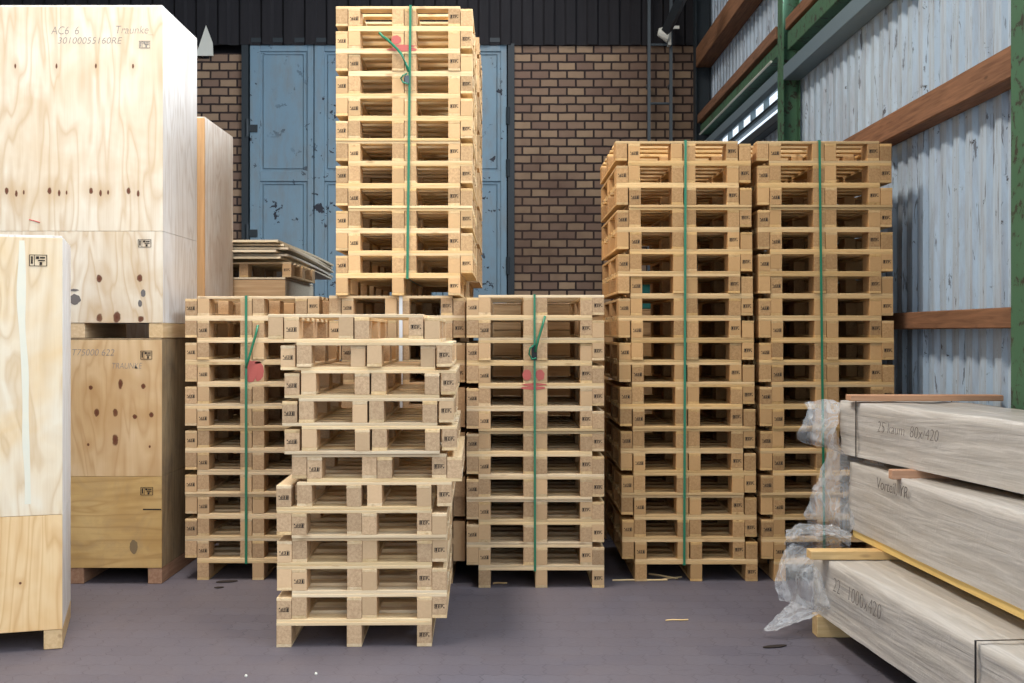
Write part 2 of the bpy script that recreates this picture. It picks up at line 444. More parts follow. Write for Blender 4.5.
# columns (I-sections) and rails on the right wall
def column(n, y, X0=2.56, mat='green'):
    b = boxes([(X0, X0+.012, y-.10, y+.10, 0, 7.6), (X0+.012, XW-.045, y-.006, y+.006, 0, 7.6), (XW-.045, XW-.033, y-.10, y+.10, 0, 7.6)])
    struct('column_%d' % n, b, M[mat])
column(1, 5.84, 2.62); column(2, 10.84, 2.60); column(3, 15.5, 2.56, 'dsteel'); column(4, 1.0, 2.62)
def rail(n, X0, y0, y1, z0, z1, mat, X1=XW-.035):
    o = struct('trim_%d' % n, boxes([(X0, X1, y0, y1, z0, z1)], bev=.006), M[mat]); return o
rail(11, 2.63, 5.96, 10.72, 1.645, 1.755, 'beamwood')
rail(12, 2.63, 5.96, 10.72, 2.95, 3.12, 'beamwood')
rail(13, 2.63, 1.14, 5.72, 1.645, 1.755, 'beamwood')
rail(14, 2.63, 1.14, 5.72, 2.95, 3.12, 'beamwood')
rail(15, 2.60, 5.96, 10.72, 3.98, 4.12, 'steel')
rail(16, 2.60, 10.96, 15.38, 4.02, 4.13, 'steel', 2.68)
rail(17, 2.62, 5.96, 10.72, 4.45, 4.56, 'beamwood')
rail(18, 2.58, 10.96, 15.38, 4.43, 4.55, 'beamwood')
rail(19, 2.64, 5.96, 10.72, 4.26, 4.43, 'green')
rail(20, 2.62, 10.96, 15.38, 4.28, 4.41, 'green')
rail(21, 2.56, 10.96, 15.38, 5.18, 5.44, 'beamwood')
rail(22, 2.66, 10.96, 15.38, 3.69, 3.78, 'dsteel')
rail(23, 2.745, 10.96, 15.38, 3.955, 3.985, 'dsteel')
# pale tube painting the bright line of gap light along the green rail
t = mesh_obj('gap_light_line', tube(bmesh.new(), [(2.60, 11.2, 4.27), (2.60, 15.3, 4.27)], .012, 6), M['white'])
tag(t, 'thin pale line of painted gap light under the green rail on the corrugated wall', 'light line')
# dark roof beam and brace in the corner above the brick
struct('beam_1', boxes([(1.9, 2.5, 13.0, 13.25, 6.1, 6.5)]), M['dsteel'])
bm = tube(bmesh.new(), [at(667, 30, 14.4), at(690, -20, 13.2)], .07, 4)
t = struct('beam_2', bm, M['dsteel'])

# ladder on the brick wall
lx0, lx1 = 1.97, 2.27
lad = empty('wall_ladder', (2.12, WB-.2, 0)); tag(lad, 'narrow grey steel ladder fixed upright on the brick wall', 'ladder')
for xx in (lx0, lx1):
    mesh_obj('rail', boxes([(xx-2.12-.02, xx-2.12+.02, -.025, .025, 2.2, 7.4)]), M['lsteel'], lad)
z = 2.35
while z < 7.3:
    mesh_obj('rung', tube(bmesh.new(), [(lx0-2.12, 0, z), (lx1-2.12, 0, z)], .016, 6), M['lsteel'], lad); z += .804
for zz in (3.0, 5.0, 7.0):
    mesh_obj('wall_bracket', boxes([(-.17, -.13, .02, .19, zz, zz+.04), (.13, .17, .02, .19, zz, zz+.04)]), M['lsteel'], lad)
# small floodlight
fl = empty('wall_floodlight', (2.24, WB-.36, 5.68)); tag(fl, 'small pale floodlight clamped beside the ladder above the brick', 'floodlight')
b = bmesh.new(); bmesh.ops.create_cone(b, cap_ends=True, segments=14, radius1=.05, radius2=.12, depth=.14, matrix=Matrix.Translation((-.1,-.02,0)) @ Matrix.Rotation(math.radians(100), 4, 'Y'))
mesh_obj('lamp_shade', b, M['white'], fl)
mesh_obj('bracket', boxes([(-.03,.01,-.02,.1,-.16,.16), (.01,.12,-.015,.02,.06,.10)]), M['white'], fl)
# torn white sheet at the broken top of the left brick pier
b = bmesh.new(); pts = [(-.10, -.0), (.16, 0), (.15, .18), (.06, .42), (.02, .30), (-.04, .12)]
plate(b, [(x, 0, z) for x, z in pts], (0, .02, 0))
t = mesh_obj('torn_sheet', b, M['white']); t.location = (-4.18, WB-.10, 5.44); tag(t, 'torn white scrap standing on the broken top of the brick pier', 'scrap')

# ------------------------------------------------------------------ pallets
PW, PL, PB, PT, PR = .80, 1.20, .077, .017, .017
PLEG = .1105; PP = PLEG+2*PT        # period of nested pallets .1445
PH = PLEG+PT
MID = (PW-PB)/2
def build_meshes():
    R = {}
    def me(name, bm, mat):
        m = bpy.data.meshes.new(name); bmesh.ops.recalc_face_normals(bm, faces=bm.faces[:]); bm.to_mesh(m); bm.free(); m.materials.append(mat); return m
    R['deck_board'] = [me('deck_board', box(bmesh.new(), -PW/2, PW/2, 0, w, 0, PT, .0018), M['deck']) for w in (.105, .078, .084)]
    R['runner'] = [me('runner', box(bmesh.new(), -PB/2, PB/2, 0, PL, 0, PR, .0018), M['runner'])]
    R['block'] = [me('block', box(bmesh.new(), -PB/2+.0005, PB/2-.0005, 0, w, 0, PLEG-PR, .002), M['block']) for w in (.145, .143)]
    def stamp():
        b = bmesh.new(); q = lambda x0, x1, z0, z1: box(b, x0, x1, -.0012, .0002, z0, z1)
        q(-.026, -.0235, -.011, .011); q(-.021, -.013, -.008, .008); q(-.0235, .026, .0085, .011); q(-.0235, -.010, -.0125, -.0105); q(-.008, -.0045, -.010, .006)   # frame, E stem
        for z in (-.010, -.003, .004): q(-.0045, .004, z, z+.0026)
        q(.007, .0105, -.010, .006); q(.0105, .017, .0035, .006); q(.0105, .017, -.003, -.0008); q(.0145, .017, -.0008, .0035)
        q(.020, .026, -.010, -.004)
        return b
    R['stamp'] = [me('stamp', stamp(), M['ink'])]
    return R
PM = build_meshes()
def part(name, mesh, parent, loc, tint, rz=0):
    o = bpy.data.objects.new(name, mesh); o.location = loc; o.rotation_euler = (0, 0, rz); o.parent = parent; o.color = tint
    COL.objects.link(o); return o
YB = (0.0, .1835, .3675, .5515, .7355, .9195, 1.095)
def pallet_parts(root, tint):
    for i, y in enumerate(YB):
        part('deck_board', PM['deck_board'][0 if i in (0, 6) else random.choice((1, 2))], root, (0, y, PLEG), tint)
    for x in (-MID, 0, MID):
        part('runner', PM['runner'][0], root, (x, 0, 0), tint)
        for y in (0, (PL-.145)/2, PL-.145):
            part('block', PM['block'][0], root, (x, y, PR), tint)
    part('stamp', PM['stamp'][0], root, (MID, 0, PR+.045), (1,1,1,1))
# one joined mesh for pallets too far hidden to show their parts
def joined_pallet():
    b = bmesh.new()
    for y in YB: box(b, -PW/2, PW/2, y, y+.1, PLEG, PH)
    for x in (-MID, 0, MID):
        box(b, x-PB/2, x+PB/2, 0, PL, 0, PR)
        for y in (0, (PL-.145)/2, PL-.145): box(b, x-PB/2+.001, x+PB/2-.001, y, y+.145, PR, PLEG)
    bmesh.ops.recalc_face_normals(b, faces=b.faces[:]); m = bpy.data.meshes.new('wooden_pallet'); b.to_mesh(m); b.free()
    m.materials.append(M['block']); return m
JP = joined_pallet()

ONES = ['', 'first','second','third','fourth','fifth','sixth','seventh','eighth','ninth','tenth','eleventh','twelfth','thirteenth','fourteenth','fifteenth','sixteenth','seventeenth','eighteenth','nineteenth']
def ordi(n):
    if n < 20: return ONES[n]
    t, r = divmod(n, 10); T = {2: 'twent', 3: 'thirt'}[t]
    return T+('ieth' if r == 0 else 'y-'+ONES[r])

def stack(desc, group, n, s, xl, xr, left_even, base, tint, lean=(0, 0), top_only=False, rows=None, yaw=0.0, simple=None, jit=.005, dback=0.0):
    """n lines of back-to-back pallets; xl/xr: left pixel edge of the left and right aligned pallets at line 0; lean: pixels gained at the top"""
    d = F/s
    items = []
    for k in range(n+1):
        if rows: ux, vx = rows[k]
        else:
            left = (k % 2 == 0) == left_even
            off = lean[0]+(lean[1]-lean[0])*k/n
            ux = vx = (xl if left else xr)+off
        items.append((k, 'U', ux));
        if k < n: items.append((k, 'V', vx))
    total = len(items); roots = []
    # bottom to top
    for i, (k, kind, px) in enumerate(items):
        z = base+k*PP + (0 if kind == 'U' else PH)
        X = (px-UX)/s+PW/2
        if kind == 'V': z = base+k*PP+PH+PH
        r = random.Random(hash((desc, i)) & 0xffff)
        yj = (((i*7919) % 13)/12-.5)*2*jit
        a = yaw
        c, sn = math.cos(a), math.sin(a)
        # pivot yaw about the stack's centre line
        x0 = (rows[0][0]-UX)/s+PW/2 if rows else (xl-UX)/s+PW/2
        dx, dy = X-x0, yj
        loc = (x0+dx*c-dy*sn, d+dback+dx*sn+dy*c, z)
        frm_top = total-i
        up = kind == 'U'
        simp = simple is not None and simple(k, kind)
        if simp:
            o = bpy.data.objects.new('wooden_pallet', JP); COL.objects.link(o); o.location = loc
        else:
            o = empty('wooden_pallet', loc)
        o.rotation_euler = (0, 0 if up else math.pi, a)
        o.color = tint
        pos = 'topmost of' if frm_top == 1 else ('bottom one of' if i == 0 else ordi(frm_top)+' from the top of')
        tag(o, '%s pine pallet, %s the %s' % ('upright' if up else 'upside-down', pos, desc), 'pallet', group)
        if not simp: pallet_parts(o, tint)
        roots.append((k, kind, o))
    return roots, d

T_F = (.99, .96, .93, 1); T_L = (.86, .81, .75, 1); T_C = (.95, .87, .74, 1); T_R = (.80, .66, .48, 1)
front_rows = [(277,277),(292,292),(277,277),(292,292),(277,276.5),(297,307),(291.7,285),(302,282.4),(299,284.5),(301,280.4),(297,284.5),(268.5,268.5)]
front_rows_v = front_rows
SF, dF = stack('loose front stack', 'pallets of the loose front stack', 11, 193.5, 277, 292, True, 0, T_F, rows=front_rows, yaw=math.radians(1.3), jit=.010)
SL, dL = stack('stack beside the plywood crates', 'pallets of the strapped stack beside the crates', 12, 152.4, 185, 197.3, False, 0, T_L, simple=None)
SM, dM = stack('white-strapped stack behind the front one', 'pallets of the white-strapped stack behind the front one', 12, 154.5, 329, 341.5, True, 0, T_L, simple=lambda k, kd: k < 9)
SC_, dC = stack('highest stack before the blue gate', 'pallets of the highest stack', 12, 155.4, 335.8, 348.2, True, 12*PP+PH, T_C, jit=.004)
SD, dD = stack('stack behind the highest one', 'pallets of the stack behind the highest', 13, 131.5, 364, 374, True, 12*PP+PH, T_C, simple=lambda k, kd: False if k > 99 else True, lean=(0, 0))
SE, dE = stack('middle strapped stack', 'pallets of the middle strapped stack', 12, 157.2, 466.5, 478.5, False, 0, T_L)
SR, dR = stack('tall stack before the bricks', 'pallets of the tall stack before the bricks', 19, 153.2, 622.5, 635, False, 0, T_R, lean=(0, -7))
SQ, dQ = stack('tall stack by the corrugated wall', 'pallets of the tall stack by the corrugated wall', 19, 153.2, 762, 774, False, 0, T_R, lean=(0, -5))
# a lower bundle for the narrow stack to stand on
SD2, _ = stack('hidden lower bundle', 'pallets of the hidden lower bundle', 12, 131.5, 364, 374, True, 0, T_L, simple=lambda k, kd: True)

# stamps and paint
def blob(cx, cz, w, h, seed, mat, name, parent=None, y=-.002, th=.001, n=22):
    b = bmesh.new(); vs = []
    for i in range(n):
        a = math.tau*i/n; r = 1+.22*noise.noise(Vector((math.cos(a)*2+seed, math.sin(a)*2, seed)))
        vs.append((cx+math.cos(a)*w*r, y, cz+math.sin(a)*h*r))
    plate(b, vs, (0, th, 0))
    return mesh_obj(name, b, mat, parent)
def find(S, k, kind):
    return [o for kk, kd, o in S if kk == k and kd == kind][0]
def mark_on(S, k, kind, px, s, py, wpx, hpx, seed, d):
    """paint on the front of one pallet, kept as its part"""
    root = find(S, k, kind); X = (px-UX)/s; Z = H+(VY-py)/s
    o = blob(0, 0, wpx/s/2, hpx/s/2, seed, M['paint'], 'paint_mark', root)
    inv = 1 if kind == 'U' else -1
    o.location = ((X-root.location.x)*inv, -.0012, (Z-root.location.z)*inv)
# highest stack: line at y~51 is k=10
mark_on(SC_, 10, 'U', 403, 154.3, 51.5, 30, 4.0, 1, dC); mark_on(SC_, 10, 'V', 404, 154.3, 48.2, 26, 2.6, 2, dC)
mark_on(SC_, 10, 'V', 397, 154.3, 42, 10, 9, 4, dC)
mark_on(SE, 8, 'U', 533, 157.2, 388, 25, 3.6, 3, dE); mark_on(SE, 8, 'V', 534, 157.2, 384.5, 25, 2.6, 5, dE)
mark_on(SE, 8, 'V', 527, 157.2, 375, 9, 11, 6, dE); mark_on(SE, 8, 'V', 540, 157.2, 375, 9, 11, 7, dE)
# big red blot on the stack beside the crates
mark_on(SL, 8, 'V', 250.5, 152.4, 371, 12, 22, 8, dL); mark_on(SL, 9, 'U', 258.5, 152.4, 371, 11, 20, 9, dL)
mark_on(SL, 9, 'U', 254, 152.4, 362.5, 14, 3, 10, dL)

# straps
def strap(name, label, cat, px, s, zb, zt, d, mat, w=.016, px_top=None, group=None):
    xb = (px-UX)/s; xt = ((px_top if px_top is not None else px)-UX)/s
    y0, y1 = d-.012, d+PL+.014
    pts = []
    for k in range(7): pts.append((xb+(xt-xb)*k/6, y0, zb+(zt-zb)*k/6))
    for k in range(1, 7): pts.append((xt, y0+(y1-y0)*k/6, zt))
    for k in range(1, 7): pts.append((xt+(xb-xt)*k/6, y1, zt+(zb-zt)*k/6))
    for k in range(1, 6): pts.append((xb, y1+(y0-y1)*k/6, zb))
    o = mesh_obj(name, ribbon_loop(bmesh.new(), pts, w, .0015, (1,0,0)), mat)
    tag(o, label, cat, group); return o
Z12 = 12*PP+PH; Z19 = 19*PP+PH; ZB0 = PLEG-.003
e = .0035
sL = strap('plastic_strap', 'green plastic strap around the pallet stack beside the plywood crates', 'strap', 246.5, 152.4, ZB0, Z12+e, dL, M['strap'])
sC = strap('plastic_strap', 'green plastic strap around the highest pallet stack', 'strap', 408.2, 154.3, Z12+ZB0, Z12*2+e, dC, M['strap'], px_top=411.3)
sE = strap('plastic_strap', 'green plastic strap around the middle pallet stack under the brick wall', 'strap', 535, 157.2, ZB0, Z12+e, dE, M['strap'], w=.014, px_top=534.5)
sR = strap('plastic_strap', 'green plastic strap around the tall stack with the ladder above', 'strap', 684, 153.2, ZB0, Z19+e, dR, M['strap'], px_top=685.3)
sQ = strap('plastic_strap', 'green plastic strap around the tall stack by the corrugated wall', 'strap', 824, 153.2, ZB0, Z19+e, dQ, M['strap'], px_top=819)
sM = strap('plastic_strap', 'white plastic strap around the stack behind the loose front stack', 'strap', 401, 154.5, ZB0, Z12+e, dM, M['wstrap'], w=.022)
def tail(parent, pts, s, d, mat, r=.006):
    b = tube(bmesh.new(), [((x-UX)/s, d-.02-.004*i, H+(VY-y)/s) for i, (x, y) in enumerate(pts)], r, 6)
    return mesh_obj('strap_end', b, mat, parent, True)
tail(sC, [(380.5,35.5),(384,39.5),(389,43),(394,48),(399,53),(403,58),(407,67),(410,75)], 154.3, dC, M['strap'], .009)
tail(sC, [(408,76),(404,78),(402,81),(404,85),(409,87)], 154.3, dC, M['strap'])
mesh_obj('strap_seal', boxes([((405.5-UX)/154.3, (410-UX)/154.3, dC-.022, dC-.012, H+(VY-86)/154.3, H+(VY-78)/154.3)]), M['lsteel'], sC)
tail(sL, [(258.5,325),(256.5,335),(253,347),(250,358),(247,368)], 152.4, dL, M['strap'], .008)
tail(sE, [(545,316),(542,327),(538,340),(535,352)], 157.2, dE, M['strap'], .008)
tail(sE, [(534,345),(530,348),(529,354),(532,359),(536,358)], 157.2, dE, M['strap'])
mesh_obj('strap_seal', boxes([((531.5-UX)/157.2, (537-UX)/157.2, dE-.022, dE-.012, H+(VY-360)/157.2, H+(VY-345)/157.2)]), M['bstrap'], sE)

# ------------------------------------------------------------------ crates
def stamp_big(parent, cx, cz, w, h, y, mat=None):
    b = bmesh.new(); q = lambda x0, x1, z0, z1: box(b, cx+x0*w, cx+x1*w, y-.002, y+.0005, cz+z0*h, cz+z1*h)
    q(-.5,.5,.46,.5); q(-.5,.5,-.5,-.46); q(-.5,-.46,-.5,.5); q(.46,.5,-.5,.5); q(-.22,-.19,-.5,.5)
    q(-.40,-.30,-.3,.35); q(-.12,.05,.12,.35); q(.1,.38,.18,.3); q(.0,.38,-.05,.04); q(.08,.22,-.4,-.14)
    return mesh_obj('stamp', b, mat or M['ink'], parent)
def text(parent, body, size, loc, rot, mat, name='handwriting', shear=.2, width=None, thick=.0):
    cu = bpy.data.curves.new(name, 'FONT'); cu.body = body; cu.size = size; cu.shear = shear; cu.extrude = .0006; cu.offset = thick
    cu.materials.append(mat)
    tmp = bpy.data.objects.new(name, cu); COL.objects.link(tmp); bpy.context.view_layer.update()
    me = bpy.data.meshes.new_from_object(tmp); sx = width/max(v.co.x for v in me.vertices) if width else 1.0; bpy.data.objects.remove(tmp); me.name = name
    o = bpy.data.objects.new(name, me); link(o, parent); o.location = loc; o.scale = (sx, 1, 1)
    if isinstance(rot, Matrix): o.rotation_euler = rot.to_euler()
    else: o.rotation_euler = rot
    return o
FRONT = (math.pi/2, 0, 0)

PLY_T = plywood('pale plywood of the upper crate', srgb(222,212,195), srgb(212,195,170), srgb(186,156,118), seed=1.0, swirl=.6,
    knots=[(u, .95, .014, .024) for u in (-1.005,-.729,-.461,-.219)]+[(u+.062, .935, .010, .024) for u in (-1.005,-.729,-.461,-.219)]+[(u+.11, .94, .007, .016) for u in (-1.005,-.729,-.461)]+[(u, 1.755, .007, .018) for u in (-.95,-.684,-.43,-.19)])
PLY_U = plywood('pale plywood with knots', srgb(224,215,200), srgb(214,198,174), srgb(184,152,112), seed=2.3, swirl=1.6,
    knots=[(-.408,.383,.020,.028),(-.147,.387,.020,.028),(-.408,.130,.022,.032),(-.295,.133,.026,.042),(-.14,.125,.020,.022)])
PLY_S = plywood('plywood crate side', srgb(230,226,222), srgb(218,212,206), srgb(192,178,164), seed=4.1)
PLY_B = plywood('tan plywood with knots', srgb(212,184,146), srgb(200,166,122), srgb(176,136,90), seed=5.0, swirl=1.5,
    knots=[(-.457,1.267,.015,.017),(-.306+.04,1.291,.017,.036),(-.117,1.276,.016,.020),(-.419,1.106,.018,.030),(-.299,1.106,.018,.028),(-.172,1.08,.015,.017),(-.066,1.093,.016,.021),(-.474,.90,.010,.012),(-.30,.93,.022,.040),(-.077,.887,.009,.011)])
PLY_BL = plywood('yellow plywood lower sheet', srgb(204,172,118), srgb(190,154,98), srgb(160,122,72), seed=6.7, grain='X', dirt=srgb(150,128,100))
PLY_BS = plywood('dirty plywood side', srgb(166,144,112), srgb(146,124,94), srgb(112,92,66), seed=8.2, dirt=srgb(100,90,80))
PLY_A = plywood('bleached plywood of the near crate', srgb(230,218,196), srgb(226,198,156), srgb(198,166,124), seed=9.4, swirl=1.8,
    knots=[(-.28,.28,.006,.006)])
PLY_AL = plywood('honey plywood lower sheet', srgb(234,206,162), srgb(222,184,132), srgb(196,148,92), seed=11.0, swirl=1.4, knots=[(-.20,.35,.008,.008),(-.32,.40,.01,.006)])
PLY_C = plywood('blotched pale plywood', srgb(240,232,222), srgb(222,206,190), srgb(200,176,152), seed=13.0, swirl=2.0)

def crate(name, label, loc, rz, W, D, zb, zt, seam, m_up, m_low, m_side, skid_mat, skids, skid_h, side_seam=True):
    """origin at the front right bottom corner; x runs to the left as negative, y away"""
    r = empty(name, loc, (0, 0, rz)); tag(r, label, 'crate')
    th = .012
    for (a, b, mt) in ((seam, zt, m_up), (zb, seam, m_low)):
        mesh_obj('front_panel', boxes([(-W, 0, 0, th, a+.001, b-.001)], .001), mt, r)
        mesh_obj('side_panel', boxes([(-th, 0, th, D, a+.001, b-.001)], .001), m_side, r)
        mesh_obj('side_panel', boxes([(-W, -W+th, th, D, a+.001, b-.001)], .001), m_side, r)
    mesh_obj('back_panel', boxes([(-W+th, -th, D-th, D, zb, zt-.012)]), m_side, r)
    mesh_obj('lid', boxes([(-W+.002, -.002, .002, D-.002, zt-.001, zt+.011)], .001), m_side, r)
    mesh_obj('bottom_panel', boxes([(-W+th, -th, th, D-th, zb, zb+.018)]), m_side, r)
    for sx in skids:
        mesh_obj('skid', boxes([(sx-.045, sx+.045, .004, D-.004, zb-skid_h, zb-.001)], .003), skid_mat, r)
    return r
dB = 7.40
xB = (162.5-UX)/155
zTL = 1.575
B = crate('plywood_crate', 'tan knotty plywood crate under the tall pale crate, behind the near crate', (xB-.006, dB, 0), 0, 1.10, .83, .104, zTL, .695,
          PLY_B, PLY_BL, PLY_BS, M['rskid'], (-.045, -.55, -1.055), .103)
stamp_big(B, -.098, 1.478, .075, .055, -.001); stamp_big(B, -.095, .60, .08, .05, -.001)
text(B, 'T75000 622', .06, (-.585, -.0005, 1.475), FRONT, M['pencil'], width=.28, thick=-.001); text(B, 'TRAUNKE', .055, (-.325, -.0005, 1.39), FRONT, M['pencil'], width=.20, thick=-.001)
blob(-.18, .24, .026, .046, 3.0, M['smudge'], 'grey_smudge', B, y=-.001)
mesh_obj('scratch', boxes([(-.12, -.002, -.0015, 0, .478, .486)]), M['ink'], B)
U = crate('plywood_crate', 'tall pale plywood crate with pencil writing, standing on the tan crate', (xB, dB, zTL+.012), 0, 1.11, .83, .098, 3.725-zTL-.012, .69,
          PLY_T, PLY_U, PLY_S, M['skid'], (-.045, -.55, -1.055), .097)
stamp_big(U, -.115, .612, .085, .05, -.001); stamp_big(U, -.115, 1.895, .07, .045, -.001, M['pencil'])
text(U, 'AC6  6', .075, (-.72, -.0005, 1.96), FRONT, M['pencil'], width=.18, thick=-.0015); text(U, 'Traunke_', .075, (-.31, -.0005, 1.965), FRONT, M['pencil'], width=.25, thick=-.0015)
text(U, '30100055160RE', .06, (-.68, -.0005, 1.90), FRONT, M['pencil'], width=.42, thick=-.001)
mesh_obj('red_scratch', tube(bmesh.new(), [(-.86,0,.765),(-.82,0,.755),(-.79,0,.745)], .004, 4), M['paint'], U)
for (x, z, w, h) in ((-.565,.25,.075,.034),(-.125,.29,.030,.024),(-.145,.224,.026,.022),(-.57,.31,.06,.008)):
    blob(x, z, w*.5, h, x*9, M['soft_ink'], 'black_smudge', U, y=-.0016)
# near left crate, turned
A0 = Vector(((62.5-UX)/195, 5.88, 0))
A = crate('plywood_crate', 'bleached plywood crate nearest the camera at the left edge', A0, math.radians(17.4), 1.1, .69, .102, 2.107, .69,
          PLY_A, PLY_AL, PLY_S, M['skid'], (-.045, -.55, -1.055), .10)
stamp_big(A, -.115, 1.99, .085, .058, -.001)
m_ = N('chalky resin streak'); pr_ = m_.done(m_.mix(m_.noise(m_.obj((1,1,1)), 12), srgb(214,214,200), srgb(230,222,200)), .5)
b = bmesh.new(); L_ = []
for k in range(24):
    z = .75+1.34*k/23; x = -.165-.02*k/23*1.4+.018*noise.noise(Vector((0, z*2, 3))); w = .016+.010*noise.noise(Vector((z*3, 0, 1)))
    L_.append((b.verts.new((x-w, -.001, z)), b.verts.new((x+w, -.001, z))))
for p, q in zip(L_, L_[1:]): b.faces.new([p[0], p[1], q[1], q[0]])
mesh_obj('resin_streak', b, pr_, A)
# crate behind, with the bare stud
dCr = 8.62; sCr = F/dCr
Cx = (233-UX)*( dCr+.89)/F
Cr = crate('plywood_crate', 'blotched plywood crate with an orange corner stud, behind the tall pale crate', (Cx, dCr, 0), 0, 1.3, .89, .10, 3.235, 1.9,
           PLY_C, PLY_C, PLY_C, M['skid'], (-.045, -.65, -1.25), .10)
mesh_obj('corner_stud', boxes([(-.062, .002, -.036, -.001, .10, 3.23)], .002), M['orange'], Cr)

# ------------------------------------------------------------------ sheets piled behind the left stack
Pd = 9.55; px0 = -1.86
bx = empty('wooden_box', (px0-.35, Pd+.05, 0)); tag(bx, 'pale board box carrying a pallet and plywood sheets, beside the blotched crate', 'box')
for k in range(9):
    z0 = .0+k*.230
    mesh_obj('board', boxes([(-.55, .37, 0, .02, z0+.002, z0+.226)], .002), M['boxwood'], bx)
    mesh_obj('board', boxes([(.352, .372, .021, 1.4, z0+.002, z0+.226)], .002), M['sheetply'], bx)
mesh_obj('lid', boxes([(-.55, .37, 0, 1.4, 2.0705, 2.085)], .002), M['sheetply'], bx)
pp = empty('wooden_pallet', (px0-.43+.1, Pd+.06, 2.087)); tag(pp, 'small pallet lying between the board box and the pile of sheets', 'pallet'); pallet_parts(pp, T_L)
for ch in pp.children:
    pass
for k in range(6):
    z0 = 2.087+PH+.004+k*.026
    b = bmesh.new(); n = 14; ln = 2.7; w = .95; dx = [-.02, .03, -.05, .04, .0, -.03][k]; dy = [-.02, .04, -.05, .0, .03, -.06][k]
    P_ = []
    for i in range(n+1):
        y = ln*i/n; sag = -.05*(i/n)**2*ln/2.7*(1+k*.03) + .020*(k > 3)*(abs(i/n-.2))
        P_.append((y, sag))
    strip_solid(b, [(-w/2, y, z) for y, z in P_], [(w/2, y, z) for y, z in P_], (0, 0, .018))
    o = mesh_obj('plywood_sheet', b, M['sheetply']); o.location = (px0-.46+dx, Pd-.0+dy, z0+.02); o.rotation_euler.z = math.radians([-.4,.6,-.8,.5,0,-1.2][k])
    pos = ['bottom', 'second', 'third', 'fourth', 'fifth', 'top'][k]
    tag(o, 'grey plywood sheet, %s of the sagging pile before the blue gate%s' % (pos, '' if k in (0, 5) else ', counted from below'), 'sheet', 'plywood sheets piled before the gate')

# ------------------------------------------------------------------ board boxes behind the stacks
def board_box(x0, x1, y, z0, h, label, mat='boxwood'):
    r = empty('wooden_box', ((x0+x1)/2, y, z0)); tag(r, label, 'box', 'board boxes behind the stacks'); w = (x1-x0)/2
    n = 3
    for k in range(n):
        mesh_obj('board', boxes([(-w, w, 0, .018, k*h/n+.003, (k+1)*h/n-.003)], .002), M[mat], r)
        mesh_obj('board', boxes([(w-.018, w, .019, .75, k*h/n+.003, (k+1)*h/n-.003)], .002), M[mat], r)
        mesh_obj('board', boxes([(-w, -w+.018, .019, .75, k*h/n+.003, (k+1)*h/n-.003)], .002), M[mat], r)
    mesh_obj('back_panel', boxes([(-w+.02, w-.02, .73, .75, .0, h-.01)]), M[mat], r)
    mesh_obj('lid', boxes([(-w, w, 0, .75, h, h+.012)], .002), M[mat], r)
    for sx in (-w+.03, w-.03): mesh_obj('corner_post', boxes([(sx-.03, sx+.03, -.02, -.001, 0, h)], .002), M[mat], r)
names = ['bottom', 'middle', 'top']
for (x0, x1, where, dy, hh) in ((-.15, .85, 'behind the middle strapped stack', 9.05, .605), (.92, 1.75, 'behind the tall stack before the bricks', 9.15, .59)):
    for k in range(3):
        board_box(x0, x1, dy, k*(hh+.014), hh, '%s brown board box of the pile standing %s' % (names[k], where))
r = mesh_obj('cardboard_carton', boxes([(1.85, 2.45, 9.6, 10.1, 0, 1.98)], .01), M['carton']); tag(r, 'pale tall carton behind the stack nearest the corrugated wall', 'carton')
r = mesh_obj('plastic_crate', boxes([(1.02, 1.42, 9.2, 9.6, 1.815, 2.03), (1.0, 1.44, 9.18, 9.62, 2.03, 2.06)], .005), M['teal']); tag(r, 'teal plastic crate on the board boxes seen through the tall stack', 'crate')

